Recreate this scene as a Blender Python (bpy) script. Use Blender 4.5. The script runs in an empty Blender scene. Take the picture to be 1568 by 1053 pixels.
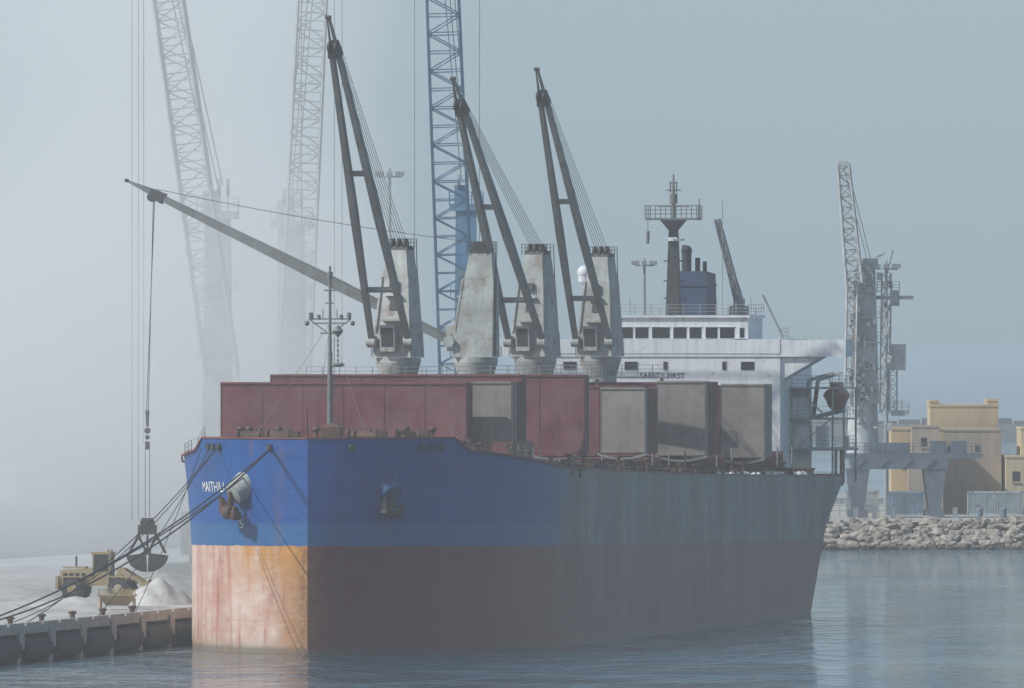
import bpy, math, random
import numpy as np
from mathutils import Vector, Matrix
random.seed(7)
C=bpy.context
sc=bpy.data.scenes[0] if not C.scene else C.scene

# ------------------------------------------------------------------ materials
def newmat(name):
    m=bpy.data.materials.new(name); m.use_nodes=True
    nt=m.node_tree; nt.nodes.clear()
    return m,nt
def nd(nt,t,ins=None,**pr):
    n=nt.nodes.new(t)
    for k,v in pr.items(): setattr(n,k,v)
    if ins:
        for k,v in ins.items():
            if isinstance(v,bpy.types.NodeSocket): nt.links.new(v,n.inputs[k])
            else: n.inputs[k].default_value=v
    return n
def mth(nt,op,a,b=None,c=None,clamp=False):
    n=nt.nodes.new('ShaderNodeMath'); n.operation=op; n.use_clamp=clamp
    for i,x in enumerate((a,b,c)):
        if x is None: continue
        if isinstance(x,bpy.types.NodeSocket): nt.links.new(x,n.inputs[i])
        else: n.inputs[i].default_value=x
    return n.outputs[0]
def mix(nt,f,a,b,bt='MIX'):
    n=nt.nodes.new('ShaderNodeMix'); n.data_type='RGBA'; n.blend_type=bt
    for i,x in ((0,f),(6,a),(7,b)):
        if isinstance(x,bpy.types.NodeSocket): nt.links.new(x,n.inputs[i])
        else:
            n.inputs[i].default_value = x if i==0 else (tuple(x)+(1,))[:4]
    return n.outputs[2]
def mrange(nt,v,a,b,c=0.0,d=1.0,smooth=False):
    n=nt.nodes.new('ShaderNodeMapRange'); n.clamp=True
    if smooth: n.interpolation_type='SMOOTHSTEP'
    nt.links.new(v,n.inputs[0])
    for i,x in enumerate((a,b,c,d)): n.inputs[i+1].default_value=x
    return n.outputs[0]
def noise(nt,vec,scale,detail=4,rough=.55,sc3=None):
    if sc3:
        mp=nd(nt,'ShaderNodeMapping',{'Vector':vec,'Scale':sc3}); vec=mp.outputs[0]
    n=nd(nt,'ShaderNodeTexNoise',{'Vector':vec,'Scale':scale,'Detail':detail,'Roughness':rough})
    return n.outputs['Fac']
def finish(nt,col,rough=.6,metal=0.0,bump=None,bd=.02,spec=.4):
    p=nd(nt,'ShaderNodeBsdfPrincipled')
    if isinstance(col,bpy.types.NodeSocket): nt.links.new(col,p.inputs['Base Color'])
    else: p.inputs['Base Color'].default_value=tuple(col)+(1,)
    p.inputs['Roughness'].default_value=rough; p.inputs['Metallic'].default_value=metal
    p.inputs['Specular IOR Level'].default_value=spec
    if bump is not None:
        b=nd(nt,'ShaderNodeBump',{'Height':bump,'Strength':1.0,'Distance':bd})
        nt.links.new(b.outputs[0],p.inputs['Normal'])
    o=nd(nt,'ShaderNodeOutputMaterial'); nt.links.new(p.outputs[0],o.inputs['Surface'])
def grime(name,base,var=.35,rust=0.0,rustcol=(.16,.06,.03),rough=.6,scale=.6,dust=0.0,streak=True):
    m,nt=newmat(name)
    tc=nd(nt,'ShaderNodeTexCoord').outputs['Object']
    n1=noise(nt,tc,scale,5,.6)
    n2=noise(nt,tc,1.0,4,.6,(2.2,2.2,.18)) if streak else noise(nt,tc,scale*5,4,.6)
    dark=tuple(c*(1-var) for c in base); lite=tuple(min(.9,c*(1+var*.6)) for c in base)
    c=mix(nt,mrange(nt,n1,.3,.7),dark,lite)
    c=mix(nt,mrange(nt,n2,.45,.75,0,.45),c,tuple(x*.45 for x in base))
    if rust>0: c=mix(nt,mrange(nt,noise(nt,tc,scale*2.1,6,.7),.62-rust*.3,.72,0,.9),c,rustcol)
    if dust>0: c=mix(nt,mrange(nt,noise(nt,tc,scale*.8,4,.6),.35,.7,0,dust),c,(.42,.40,.36))
    finish(nt,c,rough,bump=n1,bd=.03)
    return m

M={}
M['crane']=grime('weathered_grey_paint',(.40,.41,.39),.30,.38,(.19,.12,.08))
M['boom']=grime('dirty_grey_boom',(.17,.18,.18),.3,.30,(.09,.07,.05))
M['jib2']=grime('weathered_jib_paint',(.17,.18,.18),.3,.30,(.10,.08,.06))
M['dark']=grime('dark_grease_steel',(.035,.038,.042),.3,0)
M['wire']=grime('wire_rope',(.05,.05,.055),.2,0,streak=False)
M['white']=grime('white_ship_paint',(.72,.73,.74),.08,.06,(.4,.27,.18))
M['glass']=grime('dark_window_glass',(.015,.02,.028),.2,0,rough=.15,streak=False)
M['deckred']=grime('red_oxide_deck',(.17,.055,.05),.35,.25,(.07,.04,.03))
M['hatchred']=grime('red_hatch_paint',(.15,.036,.042),.25,.15,(.09,.04,.04),dust=.14)
M['hatchtan']=grime('dusty_hatch_paint',(.25,.215,.19),.25,.25,(.15,.09,.07),dust=.3)
M['rustbrown']=grime('rusty_iron',(.09,.05,.035),.4,.4)
M['hullblue']=grime('hull_blue_paint',(.010,.055,.19),.2,.1)
M['funnel']=grime('funnel_blue',(.03,.06,.12),.3,.1)
M['lifeboat']=grime('lifeboat_red',(.20,.045,.04),.25,0,rough=.5)
M['grey']=grime('grey_steel',(.26,.28,.29),.3,.2,(.12,.08,.06))
M['palecrane']=grime('pale_crane_paint',(.46,.48,.48),.2,.15)
M['bluecrane']=grime('blue_crane_paint',(.15,.28,.42),.2,.1)
M['portcrane']=grime('slate_crane_paint',(.44,.45,.45),.3,.2,(.14,.12,.10))
M['portblue']=grime('slate_blue_paint',(.11,.14,.18),.3,.15)
M['yellow']=grime('worn_yellow_paint',(.36,.25,.10),.3,.3,(.16,.10,.05),dust=.5)
M['rubber']=grime('black_rubber',(.05,.05,.05),.3,0,rough=.9)
M['concrete']=grime('weathered_concrete',(.38,.35,.31),.25,.15,(.22,.17,.12))
M['rope']=grime('dark_mooring_rope',(.03,.03,.032),.3,0,streak=False)
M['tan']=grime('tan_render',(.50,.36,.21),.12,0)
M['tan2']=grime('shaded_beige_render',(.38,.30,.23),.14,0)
M['cream']=grime('cream_render',(.58,.47,.29),.10,0)
M['contblue']=grime('blue_grey_container_paint',(.20,.28,.34),.3,.2)
M['contpale']=grime('pale_container_paint',(.36,.41,.43),.3,.2)
M['pile']=grime('pale_bulk_mineral',(.46,.44,.41),.25,0,streak=False)
M['stock']=grime('dark_stockpile',(.10,.10,.095),.3,0,streak=False)

# ------------------------------------------------------------------ mesh builder
class MB:
    def __init__(s): s.v=[];s.f=[];s.sm=[]
    def add(s,vs,fs,smooth=False):
        o=len(s.v); s.v+= [tuple(x) for x in vs]
        s.f+=[tuple(i+o for i in f) for f in fs]; s.sm+=[smooth]*len(fs)
    def hexa(s,b,t):
        s.add(list(b)+list(t),[(3,2,1,0),(4,5,6,7),(0,1,5,4),(1,2,6,5),(2,3,7,6),(3,0,4,7)])
    def box(s,x0,x1,y0,y1,z0,z1):
        s.hexa([(x0,y0,z0),(x1,y0,z0),(x1,y1,z0),(x0,y1,z0)],[(x0,y0,z1),(x1,y0,z1),(x1,y1,z1),(x0,y1,z1)])
    def cyl(s,a,b,r0,r1=None,n=12,cap=True):
        r1=r0 if r1 is None else r1
        a=Vector(a);b=Vector(b);d=(b-a)
        if d.length<1e-6: return
        d.normalize()
        u=d.orthogonal() if abs(d.z)>.95 else d.cross(Vector((0,0,1)))
        u.normalize(); w=d.cross(u)
        vs=[];fs=[]
        off=math.pi/4 if n==4 else 0
        for P,r in((a,r0),(b,r1)):
            for i in range(n):
                t=2*math.pi*i/n+off; vs.append(P+u*math.cos(t)*r+w*math.sin(t)*r)
        for i in range(n): fs.append((i,(i+1)%n,n+(i+1)%n,n+i))
        s.add(vs,fs,n>=8)
        if cap: s.add(vs,[tuple(range(n))[::-1],tuple(range(n,2*n))])
    def bar(s,a,b,r,r1=None): s.cyl(a,b,r*1.2,None if r1 is None else r1*1.2,4)
    def beam(s,a,b,w0,h0,w1,h1,side):
        a=Vector(a);b=Vector(b);d=(b-a).normalized();p=Vector(side).normalized();q=d.cross(p).normalized()
        f=lambda P,w,h:[P-p*w/2-q*h/2,P+p*w/2-q*h/2,P+p*w/2+q*h/2,P-p*w/2+q*h/2]
        s.hexa(f(a,w0,h0),f(b,w1,h1))
    def sphere(s,c,r,sz=(1,1,1),nu=14,nv=9,zmin=-1):
        vs=[];fs=[]
        for j in range(nv+1):
            ph=math.pi*j/nv
            for i in range(nu):
                t=2*math.pi*i/nu
                vs.append((c[0]+r*sz[0]*math.sin(ph)*math.cos(t),c[1]+r*sz[1]*math.sin(ph)*math.sin(t),c[2]+r*sz[2]*max(zmin,math.cos(ph))))
        for j in range(nv):
            for i in range(nu): fs.append((j*nu+i,j*nu+(i+1)%nu,(j+1)*nu+(i+1)%nu,(j+1)*nu+i))
        s.add(vs,fs,True)
    def rail(s,pts,h=.95,sp=1.5,r=.025):
        for a,b in zip(pts[:-1],pts[1:]):
            a=Vector(a);b=Vector(b);n=max(1,int((b-a).length/sp))
            for k in (1,.66,.33): s.bar(a+Vector((0,0,h*k)),b+Vector((0,0,h*k)),r*.8)
            for i in range(n+1):
                p=a.lerp(b,i/n); s.bar(p,p+Vector((0,0,h)),r)
    def lattice(s,a,b,w0,w1,n,rc,rd,side=(1,0,0)):
        a=Vector(a);b=Vector(b);d=(b-a).normalized();p=Vector(side);p=(p-d*p.dot(d)).normalized();q=d.cross(p)
        def ring(t):
            P=a.lerp(b,t);w=(w0+(w1-w0)*t)/2
            return [P+p*w*i+q*w*j for i,j in((-1,-1),(1,-1),(1,1),(-1,1))]
        R=[ring(i/n) for i in range(n+1)]
        for i in range(4): s.bar(R[0][i],R[-1][i],rc)
        for k in range(n):
            for i in range(4):
                j=(i+1)%4
                s.bar(R[k][i],R[k+1][j],rd) if (k+i)%2 else s.bar(R[k][j],R[k+1][i],rd)
                s.bar(R[k+1][i],R[k+1][j],rd)
    def build(s,name,mat,parent=None,loc=None):
        me=bpy.data.meshes.new(name); me.from_pydata(s.v,[],s.f); 
        me.polygons.foreach_set('use_smooth',s.sm); me.materials.append(mat); me.update()
        o=bpy.data.objects.new(name,me); C.scene.collection.objects.link(o)
        if parent: o.parent=parent
        if loc: o.location=loc
        return o
def empty(name,loc=(0,0,0),rz=0):
    e=bpy.data.objects.new(name,None); C.scene.collection.objects.link(e); e.location=loc; e.rotation_euler=(0,0,rz); e.empty_display_size=1
    return e

# ------------------------------------------------------------------ ship frame: x = metres aft of the stem, y = to starboard, z = above water
RZ=math.atan2(.987,.163)
BOW=Vector((-14.2,1055,0))
ship=empty('bulk_cargo_ship',BOW,RZ)
S2W=Matrix.Translation(BOW)@Matrix.Rotation(RZ,4,'Z')
def L(s,v,z): return Vector((s,-v,z))      # v = metres to port
def sbox(mb,s0,s1,v0,v1,z0,z1): mb.box(s0,s1,-v1,-v0,z0,z1)

TS=[0,.5,1,2,3,4.5,6,8,9,10,12,16,22,30,36,45,60,80,100,120,130,145,155,163,172,180,186,190]
TW=[0,1.1,1.9,3.3,4.5,5.8,6.8,7.95,8.5,8.95,9.8,11.1,12.3,13.2,13.5,13.6,13.6,13.6,13.6,13.6,13.6,13.3,12.6,11.7,9.0,5.0,1.5,.3]
TD=[0,1.5,2.6,4.2,5.6,6.9,7.9,8.95,9.4,9.85,10.7,11.9,13.0,13.5,13.6,13.7,13.7,13.7,13.7,13.7,13.7,13.7,13.7,13.5,13.0,11.9,11.0,10.3]
def hb(s,z):
    w=float(np.interp(s,TS,TW));d=float(np.interp(s,TS,TD))
    if s<60: f=min(1,max(0,(z-6.5)/8.5))**1.3
    else: f=min(1,max(0,z/10.5))
    return w+(d-w)*f
def ztop(s): return float(np.interp(s,[0,8,10,28,60,100,170,190],[15.0,15.0,14.1,12.8,12.2,11.6,10.9,10.9]))

hm=MB(); NZ=16
for side in(1,-1):
    vs=[];fs=[]
    for s in TS:
        for j in range(NZ+1):
            z=-1.5+(ztop(s)+1.5)*j/NZ
            vs.append((s,side*hb(s,z),z))
    for i in range(len(TS)-1):
        for j in range(NZ):
            a=i*(NZ+1)+j; q=(a,a+NZ+1,a+NZ+2,a+1)
            fs.append(q if side<0 else q[::-1])
    hm.add(vs,fs,True)
hm.add([(190,-hb(190,z),z) for z in(-1.5,3,7,10.9)]+[(190,hb(190,z),z) for z in(-1.5,3,7,10.9)],[(0,4,5,1),(1,5,6,2),(2,6,7,3)])
m,nt=newmat('painted_hull_steel')
tc=nd(nt,'ShaderNodeTexCoord').outputs['Object']
sx=nd(nt,'ShaderNodeSeparateXYZ',{0:tc}); X,Y,Z=sx.outputs
zb=mth(nt,'SUBTRACT',mth(nt,'ADD',Z,mth(nt,'MULTIPLY',X,.010)),7.5)
wob=mth(nt,'MULTIPLY',mth(nt,'SUBTRACT',noise(nt,tc,.8,4),.5),.25)
zb2=mth(nt,'ADD',zb,wob)
streak=noise(nt,tc,1.0,5,.65,(1.1,.5,.10))
streakw=noise(nt,tc,1.0,6,.62,(.16,.1,.09))
runs=noise(nt,tc,1.0,5,.7,(.38,.3,.05))
streak2=noise(nt,tc,1.0,6,.7,(.22,.2,.5))
fine=noise(nt,tc,3.0,5,.7)
bowf=mrange(nt,X,14,30,1,0)
blue=mix(nt,mrange(nt,streak,.35,.7),(.004,.062,.245),(.007,.080,.285))
blue=mix(nt,mrange(nt,zb,1.5,1.6,1,0),blue,(.018,.10,.26))
blue=mix(nt,mrange(nt,streak2,.52,.72,0,.5),blue,(.018,.042,.13))
aft=mix(nt,mrange(nt,streakw,.40,.60),(.030,.055,.085),(.135,.165,.185))
aft=mix(nt,mrange(nt,runs,.46,.62,0,.65),aft,(.028,.042,.062))
aft=mix(nt,mrange(nt,streak2,.54,.68,0,.55),aft,(.12,.115,.11))
aftf=mrange(nt,mth(nt,'ADD',X,mth(nt,'MULTIPLY',mth(nt,'SUBTRACT',streak2,.5),8)),25,33)
top=mix(nt,aftf,blue,aft)
red=mix(nt,mrange(nt,streak2,.35,.7),(.18,.026,.032),(.115,.024,.03))
redaft=mix(nt,mrange(nt,streakw,.38,.62),(.075,.026,.032),(.145,.05,.05))
redaft=mix(nt,mrange(nt,runs,.48,.64,0,.5),redaft,(.045,.025,.028))
low=mix(nt,aftf,red,redaft)
low=mix(nt,mrange(nt,streakw,.48,.66,0,.35),low,(.19,.10,.085))
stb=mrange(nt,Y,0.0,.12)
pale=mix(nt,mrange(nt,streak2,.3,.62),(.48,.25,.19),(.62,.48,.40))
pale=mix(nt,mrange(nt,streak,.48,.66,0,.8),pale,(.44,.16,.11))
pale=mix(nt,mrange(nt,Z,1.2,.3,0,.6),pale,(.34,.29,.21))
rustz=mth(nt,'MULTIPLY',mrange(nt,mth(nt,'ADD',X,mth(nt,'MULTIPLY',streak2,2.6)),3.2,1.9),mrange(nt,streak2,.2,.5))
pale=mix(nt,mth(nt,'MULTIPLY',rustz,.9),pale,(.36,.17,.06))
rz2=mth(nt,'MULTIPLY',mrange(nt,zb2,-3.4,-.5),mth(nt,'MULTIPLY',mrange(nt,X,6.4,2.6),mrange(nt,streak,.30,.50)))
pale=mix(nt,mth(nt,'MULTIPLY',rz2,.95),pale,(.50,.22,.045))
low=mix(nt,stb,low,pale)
edge=mth(nt,'MULTIPLY',mrange(nt,X,.5,.15),mrange(nt,fine,.35,.6))
low=mix(nt,edge,low,(.20,.09,.03))
col=mix(nt,mrange(nt,zb2,-.03,.03),low,top)
br=nd(nt,'ShaderNodeTexBrick',{'Vector':nd(nt,'ShaderNodeCombineXYZ',{0:X,1:Z}).outputs[0],'Color1':(1,1,1,1),'Color2':(.90,.91,.92,1),'Mortar':(.78,.78,.78,1),'Scale':1.0,'Mortar Size':.02,'Brick Width':11.0,'Row Height':2.3})
col=mix(nt,.7,col,br.outputs[0],'MULTIPLY')
col=mix(nt,mrange(nt,Z,.6,.3,0,.6),col,(.10,.09,.07))
# rust weeping from the deck edge and from scrapes
dz=mth(nt,'MULTIPLY',mrange(nt,runs,.55,.66),mrange(nt,fine,.35,.6))
col=mix(nt,mth(nt,'MULTIPLY',dz,.38),col,(.17,.075,.035))
col=mix(nt,mth(nt,'MULTIPLY',mrange(nt,streak,.58,.70),mrange(nt,zb,2.5,-1.0,0,.5)),col,(.15,.07,.035))
col=mix(nt,mrange(nt,fine,.58,.75,0,.25),col,(.09,.06,.05))
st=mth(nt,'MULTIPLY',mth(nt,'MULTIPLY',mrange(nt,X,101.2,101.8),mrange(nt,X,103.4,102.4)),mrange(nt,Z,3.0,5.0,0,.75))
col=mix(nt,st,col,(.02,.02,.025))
finish(nt,col,.5,bump=streak2,bd=.12,spec=.35)
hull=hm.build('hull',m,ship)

# decks
dm=MB(); vs=[];fs=[]
ST=TS
for s in ST:
    z=ztop(s)-.7; b=hb(s,z)-.02; vs+= [(s,b,z),(s,-b,z)]
for i in range(len(ST)-1): fs.append((2*i,2*i+1,2*i+3,2*i+2))
dm.add(vs,fs); 
for side in(1,-1):
    for a,b in zip(ST[:-1],ST[1:]):
        dm.bar((a,side*hb(a,15),ztop(a)),(b,side*hb(b,15),ztop(b)),.07)
dm.build('main_deck',M['deckred'],ship)

hc=MB()
for s0,s1 in((25,34),(43,64),(73,93),(103,125),(134,156)):
    b=min(10.5,hb(s0,12)-2.6)
    sbox(hc,s0,s1,-b,b,10.8,13.0 if s0>30 else 14.6)
    for k in range(int((s1-s0)/1.6)):
        sbox(hc,s0+k*1.6,s0+k*1.6+.18,-b-.35,b+.35,11,12.9)
hc.build('hatch_coamings',M['deckred'],ship)
def cover(mb,s,d,v0,v1,z0,z1,rib=True):
    sbox(mb,s,s+d,v0,v1,z0,z1)
    sbox(mb,s-.08,s,v0,v1,z1-.12,z1+.03); sbox(mb,s-.08,s,v0,v1,z0,z0+.14)
    n=max(1,int((v1-v0)/2.9))
    for i in range(n+1):
        v=v0+(v1-v0-.06)*i/n
        sbox(mb,s-.03,s-.002,v,v+.06,z0+.14,z1-.12)
    for i in range(int(d/1.2)+1): sbox(mb,s+min(i*1.2,d-.12),s+min(i*1.2,d-.12)+.12,v1,v1+.07,z0,z1)
cr=MB(); ct=MB()
cover(cr,24,2.6,-10.6,7.1,14.7,18.8)
cover(cr,32.5,2.0,-7.7,9.7,14.3,19.35)
cover(cr,46,2.2,-11.0,12.1,13.6,19.3)
for s in(62,90,94,122): cover(cr,s,2.0,-11,9.0,13.3,18.4)
cover(cr,71,2.0,-11,9.2,13.4,18.4); cover(cr,101,2.0,-11,8.9,13.2,18.6); cover(cr,129,2,-11,9.4,12.8,18.3)
cover(ct,28,3,6.8,9.7,14.3,18.85)
cover(ct,70.5,1.2,9.4,12.7,13.5,18.3)
cover(ct,100,2,9.0,12.7,13.1,18.7)
cover(ct,128,4,9.7,13.1,12.7,18.4)
cr.build('folded_hatch_covers',M['hatchred'],ship)
ct.build('side_hatch_panels',M['hatchtan'],ship)
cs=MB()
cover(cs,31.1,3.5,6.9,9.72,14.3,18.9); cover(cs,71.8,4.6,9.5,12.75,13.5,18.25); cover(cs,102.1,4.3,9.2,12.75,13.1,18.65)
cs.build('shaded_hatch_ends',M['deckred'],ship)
dp=MB()
for s,v0,v1,z in((27.8,6.6,9.9,14.2),(45.8,8.0,12.3,13.5),(70.3,9.2,12.9,13.4),(99.8,8.9,12.9,13.0),(127.8,9.5,13.2,12.6)):
    n=8
    for i in range(n):
        a=i/n;b=(i+1)/n;f=lambda t:z-.35*math.sin(math.pi*t)
        dp.bar(L(s,v0+(v1-v0)*a,f(a)),L(s,v0+(v1-v0)*b,f(b)),.10)
dp.build('tarpaulin_edges',M['grey'],ship)

cl=MB(); cg=MB(); cw=MB()
for i in range(190):
    s=random.uniform(11,158); v=(hb(s,12)-random.uniform(.3,1.8))*(1 if random.random()<.85 else -1); z=ztop(s)-.7
    t=random.random()
    if t<.35:
        h=random.uniform(.5,1.7);cl.cyl(L(s,v,z),L(s,v,z+h),.13,n=8);cl.cyl(L(s,v,z+h),L(s,v,z+h+.15),.28,n=8)
    elif t<.7:
        w=random.uniform(.3,.9);h=random.uniform(.5,1.3);sbox(cl,s,s+w*1.5,v-w/2,v+w/2,z,z+h);sbox(cl,s-.05,s+w*1.5+.05,v-w/2-.05,v+w/2+.05,z+h,z+h+.06)
    else: cg.cyl(L(s,v,z+.5),L(s+random.uniform(2,6),v,z+.5),.12,n=6)
for i in range(16):
    s=104+i*3+random.uniform(-.6,.6); v=hb(s,12)-.5
    cw.sphere(L(s,v,ztop(s)+.05),random.uniform(.2,.42),(1.3,1,.8),8,5)
for s,v in((5,-3),(6,3),(10,-6),(10.5,-4.8),(11,5.2),(12,1.5)):
    cl.cyl(L(s,v-.8,15),L(s,v+.8,15),.45,n=12);cl.cyl(L(s,v-.85,15),L(s,v-.7,15),.62,n=12);cl.cyl(L(s,v+.7,15),L(s,v+.85,15),.62,n=12)
    sbox(cl,s-.5,s+.5,v+.85,v+1.5,14.3,15.45)
for v in(-7.3,-6.7,-4.6,-1.9,4.5,6.4):
    cl.cyl(L(14,v,14),L(14,v,15.4),.14,n=8);cl.sphere(L(14,v,15.55),.30,(1,1,.8),10,6)
sbox(cl,6,7.2,-.1,1.2,14.3,15.75);cl.hexa([L(6,-.1,15.75),L(7.2,-.1,15.75),L(7.2,1.2,15.75),L(6,1.2,15.75)],[L(6.2,.2,16),L(7,.2,16),L(7,.9,16),L(6.2,.9,16)])
cl.bar(L(9,-1.6,14.5),L(9,-1.7,17.1),.05)
for side in(1,-1):
    pts=[Vector((s,side*(hb(s,14)-.1),ztop(s)-.05)) for s in(8.2,10,12,14,16,19,22)]
    cg.rail(pts,.9,1.3)
    pts=[Vector((s,side*(hb(s,14)-.12),ztop(s)-.7)) for s in np.linspace(24,188,40)]
    cg.rail(pts,1.0,2.2)
for s in range(34,160,8):
    for side in(1,-1): cg.bar(L(s,side*11.5,11),L(s,side*11.5,13.4),.05)
cl.build('deck_fittings',M['rustbrown'],ship); cg.build('deck_rails_and_pipes',M['grey'],ship); cw.build('stowed_bags',M['white'],ship)
fl=MB()
def onhull(s,z,side,off=0): return Vector((s,side*(hb(s,z)+off),z))
for side in(1,-1):
    for s in(1.2,5.0,5.9,6.8):
        p=onhull(s,14.35,side,.02)
        fl.cyl(p+Vector((0,0,0)),p+Vector((-.1,side*.14,0)),.26,n=10)
fl.build('fairleads',M['dark'],ship)
for side,nm in((1,'starboard'),(-1,'port')):
    ab=MB();an=MB()
    p=onhull(3.2,11.3,side); n=Vector((-.62,side*.78,-.05)).normalized(); t=Vector((-n.y,n.x,0)).normalized()
    pj=.75 if side>0 else .25
    ab.cyl(p-n*.5+Vector((0,0,.5)),p+n*pj+Vector((0,0,-.2)),1.05,.78,n=20)
    ab.cyl(p+n*pj+Vector((0,0,-.2)),p+n*(pj+.1)+Vector((0,0,-.25)),.78,.45,n=20)
    q=p+n*(pj+.2 if side>0 else .35)+Vector((0,0,-.5))
    k0=1.0 if side>0 else .8
    an.beam(q+Vector((0,0,.5)),q+Vector((0,0,-.9)),.3,.3,.35,.35,t)
    c=q+Vector((0,0,-.95)); tt=(t*.96+Vector((0,0,-.28)))
    an.beam(c-tt*1.05*k0,c+tt*1.05*k0,.75*k0,.6,.6*k0,.5,n)
    for k in(-1,1):
        an.beam(c+tt*k*.8*k0,c+tt*k*1.1*k0+Vector((0,0,.75))+n*.2,.6*k0,.5*k0,.25,.2,n)
    an.cyl(c-t*.45,c+t*.45,.5*k0,n=10)
    ab.build('anchor_bolster_'+nm,M['crane'] if side>0 else M['hullblue'],ship); an.build('anchor_'+nm,M['rustbrown'] if side>0 else M['dark'],ship)
def hulltext(txt,s_a,s_b,z0,h,side,name):
    cu=bpy.data.curves.new(name,'FONT');cu.body=txt;cu.size=1;o=bpy.data.objects.new(name,cu);C.scene.collection.objects.link(o)
    dg=C.evaluated_depsgraph_get(); me=bpy.data.meshes.new_from_object(o.evaluated_get(dg)); bpy.data.objects.remove(o)
    xs=[v.co.x for v in me.vertices];ys=[v.co.y for v in me.vertices];x0,x1=min(xs),max(xs);y0,y1=min(ys),max(ys)
    for v in me.vertices:
        a=(v.co.x-x0)/(x1-x0);z=z0+h*(v.co.y-y0)/(y1-y0);s=s_a+(s_b-s_a)*a
        v.co=onhull(s,z,side,.05)
    me.materials.clear();me.materials.append(M['white']);ob=bpy.data.objects.new(name,me);C.scene.collection.objects.link(ob);ob.parent=ship
hulltext('MAITHILI',9.4,5.2,11.2,.70,1,'name_lettering')
hulltext('5',3.9,3.5,8.7,.6,1,'draught_mark')

# foremast
fm=MB()
fm.cyl(L(8,.15,14.3),L(8,.15,21),.22,.17,n=10);fm.cyl(L(8,.15,21),L(8,.15,27),.13,.08,n=8)
fm.cyl(L(8,.15,26.2),L(8,.15,26.6),.2,n=8)
for z,w in((23.3,1.5),(23.0,1.2),(25.3,.4),(24.4,.3),(22.3,.7)): fm.bar(L(8,.15-w,z),L(8,.15+w,z),.06)
for sg in(-1,1):
    fm.bar(L(8,.15+sg*1.5,23.3),L(8,.15,22.2),.045);fm.cyl(L(8,.15+sg*1.35,23.3),L(8,.15+sg*1.35,23.75),.16,n=8);fm.cyl(L(8,.15+sg*.8,23.3),L(8,.15+sg*.8,23.6),.14,n=8)
    fm.bar(L(8,.15+sg*.5,23.3),L(8,.15+sg*.5,24.0),.03)
    fm.sphere(L(7.9,.15+sg*1.62,23.0),.18,nu=8,nv=5)
fm.cyl(L(7.8,.75,22.0),L(7.8,.75,22.45),.02,.4,n=8);fm.cyl(L(7.8,.75,22.45),L(7.8,.75,22.9),.4,.02,n=8)
fm.bar(L(7.8,.75,22),L(7.8,.75,20.2),.03)
for k in range(5): fm.sphere(L(7.8,.75,21.8-k*.35),.1,nu=6,nv=4)
fm.sphere(L(7.8,.75,20.1),.5,(1,1,.3),10,5)
fm.bar(L(8,.45,14.5),L(8,.45,22),.02)
for k in range(24): fm.bar(L(8,.2,14.8+k*.3),L(8,.45,14.8+k*.3),.015)
for a in((1,-4),(1,4),(20,-3)): fm.bar(L(8,.15,23),L(a[0],a[1],15),.012)
fm.build('foremast',M['boom'],ship)

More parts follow.
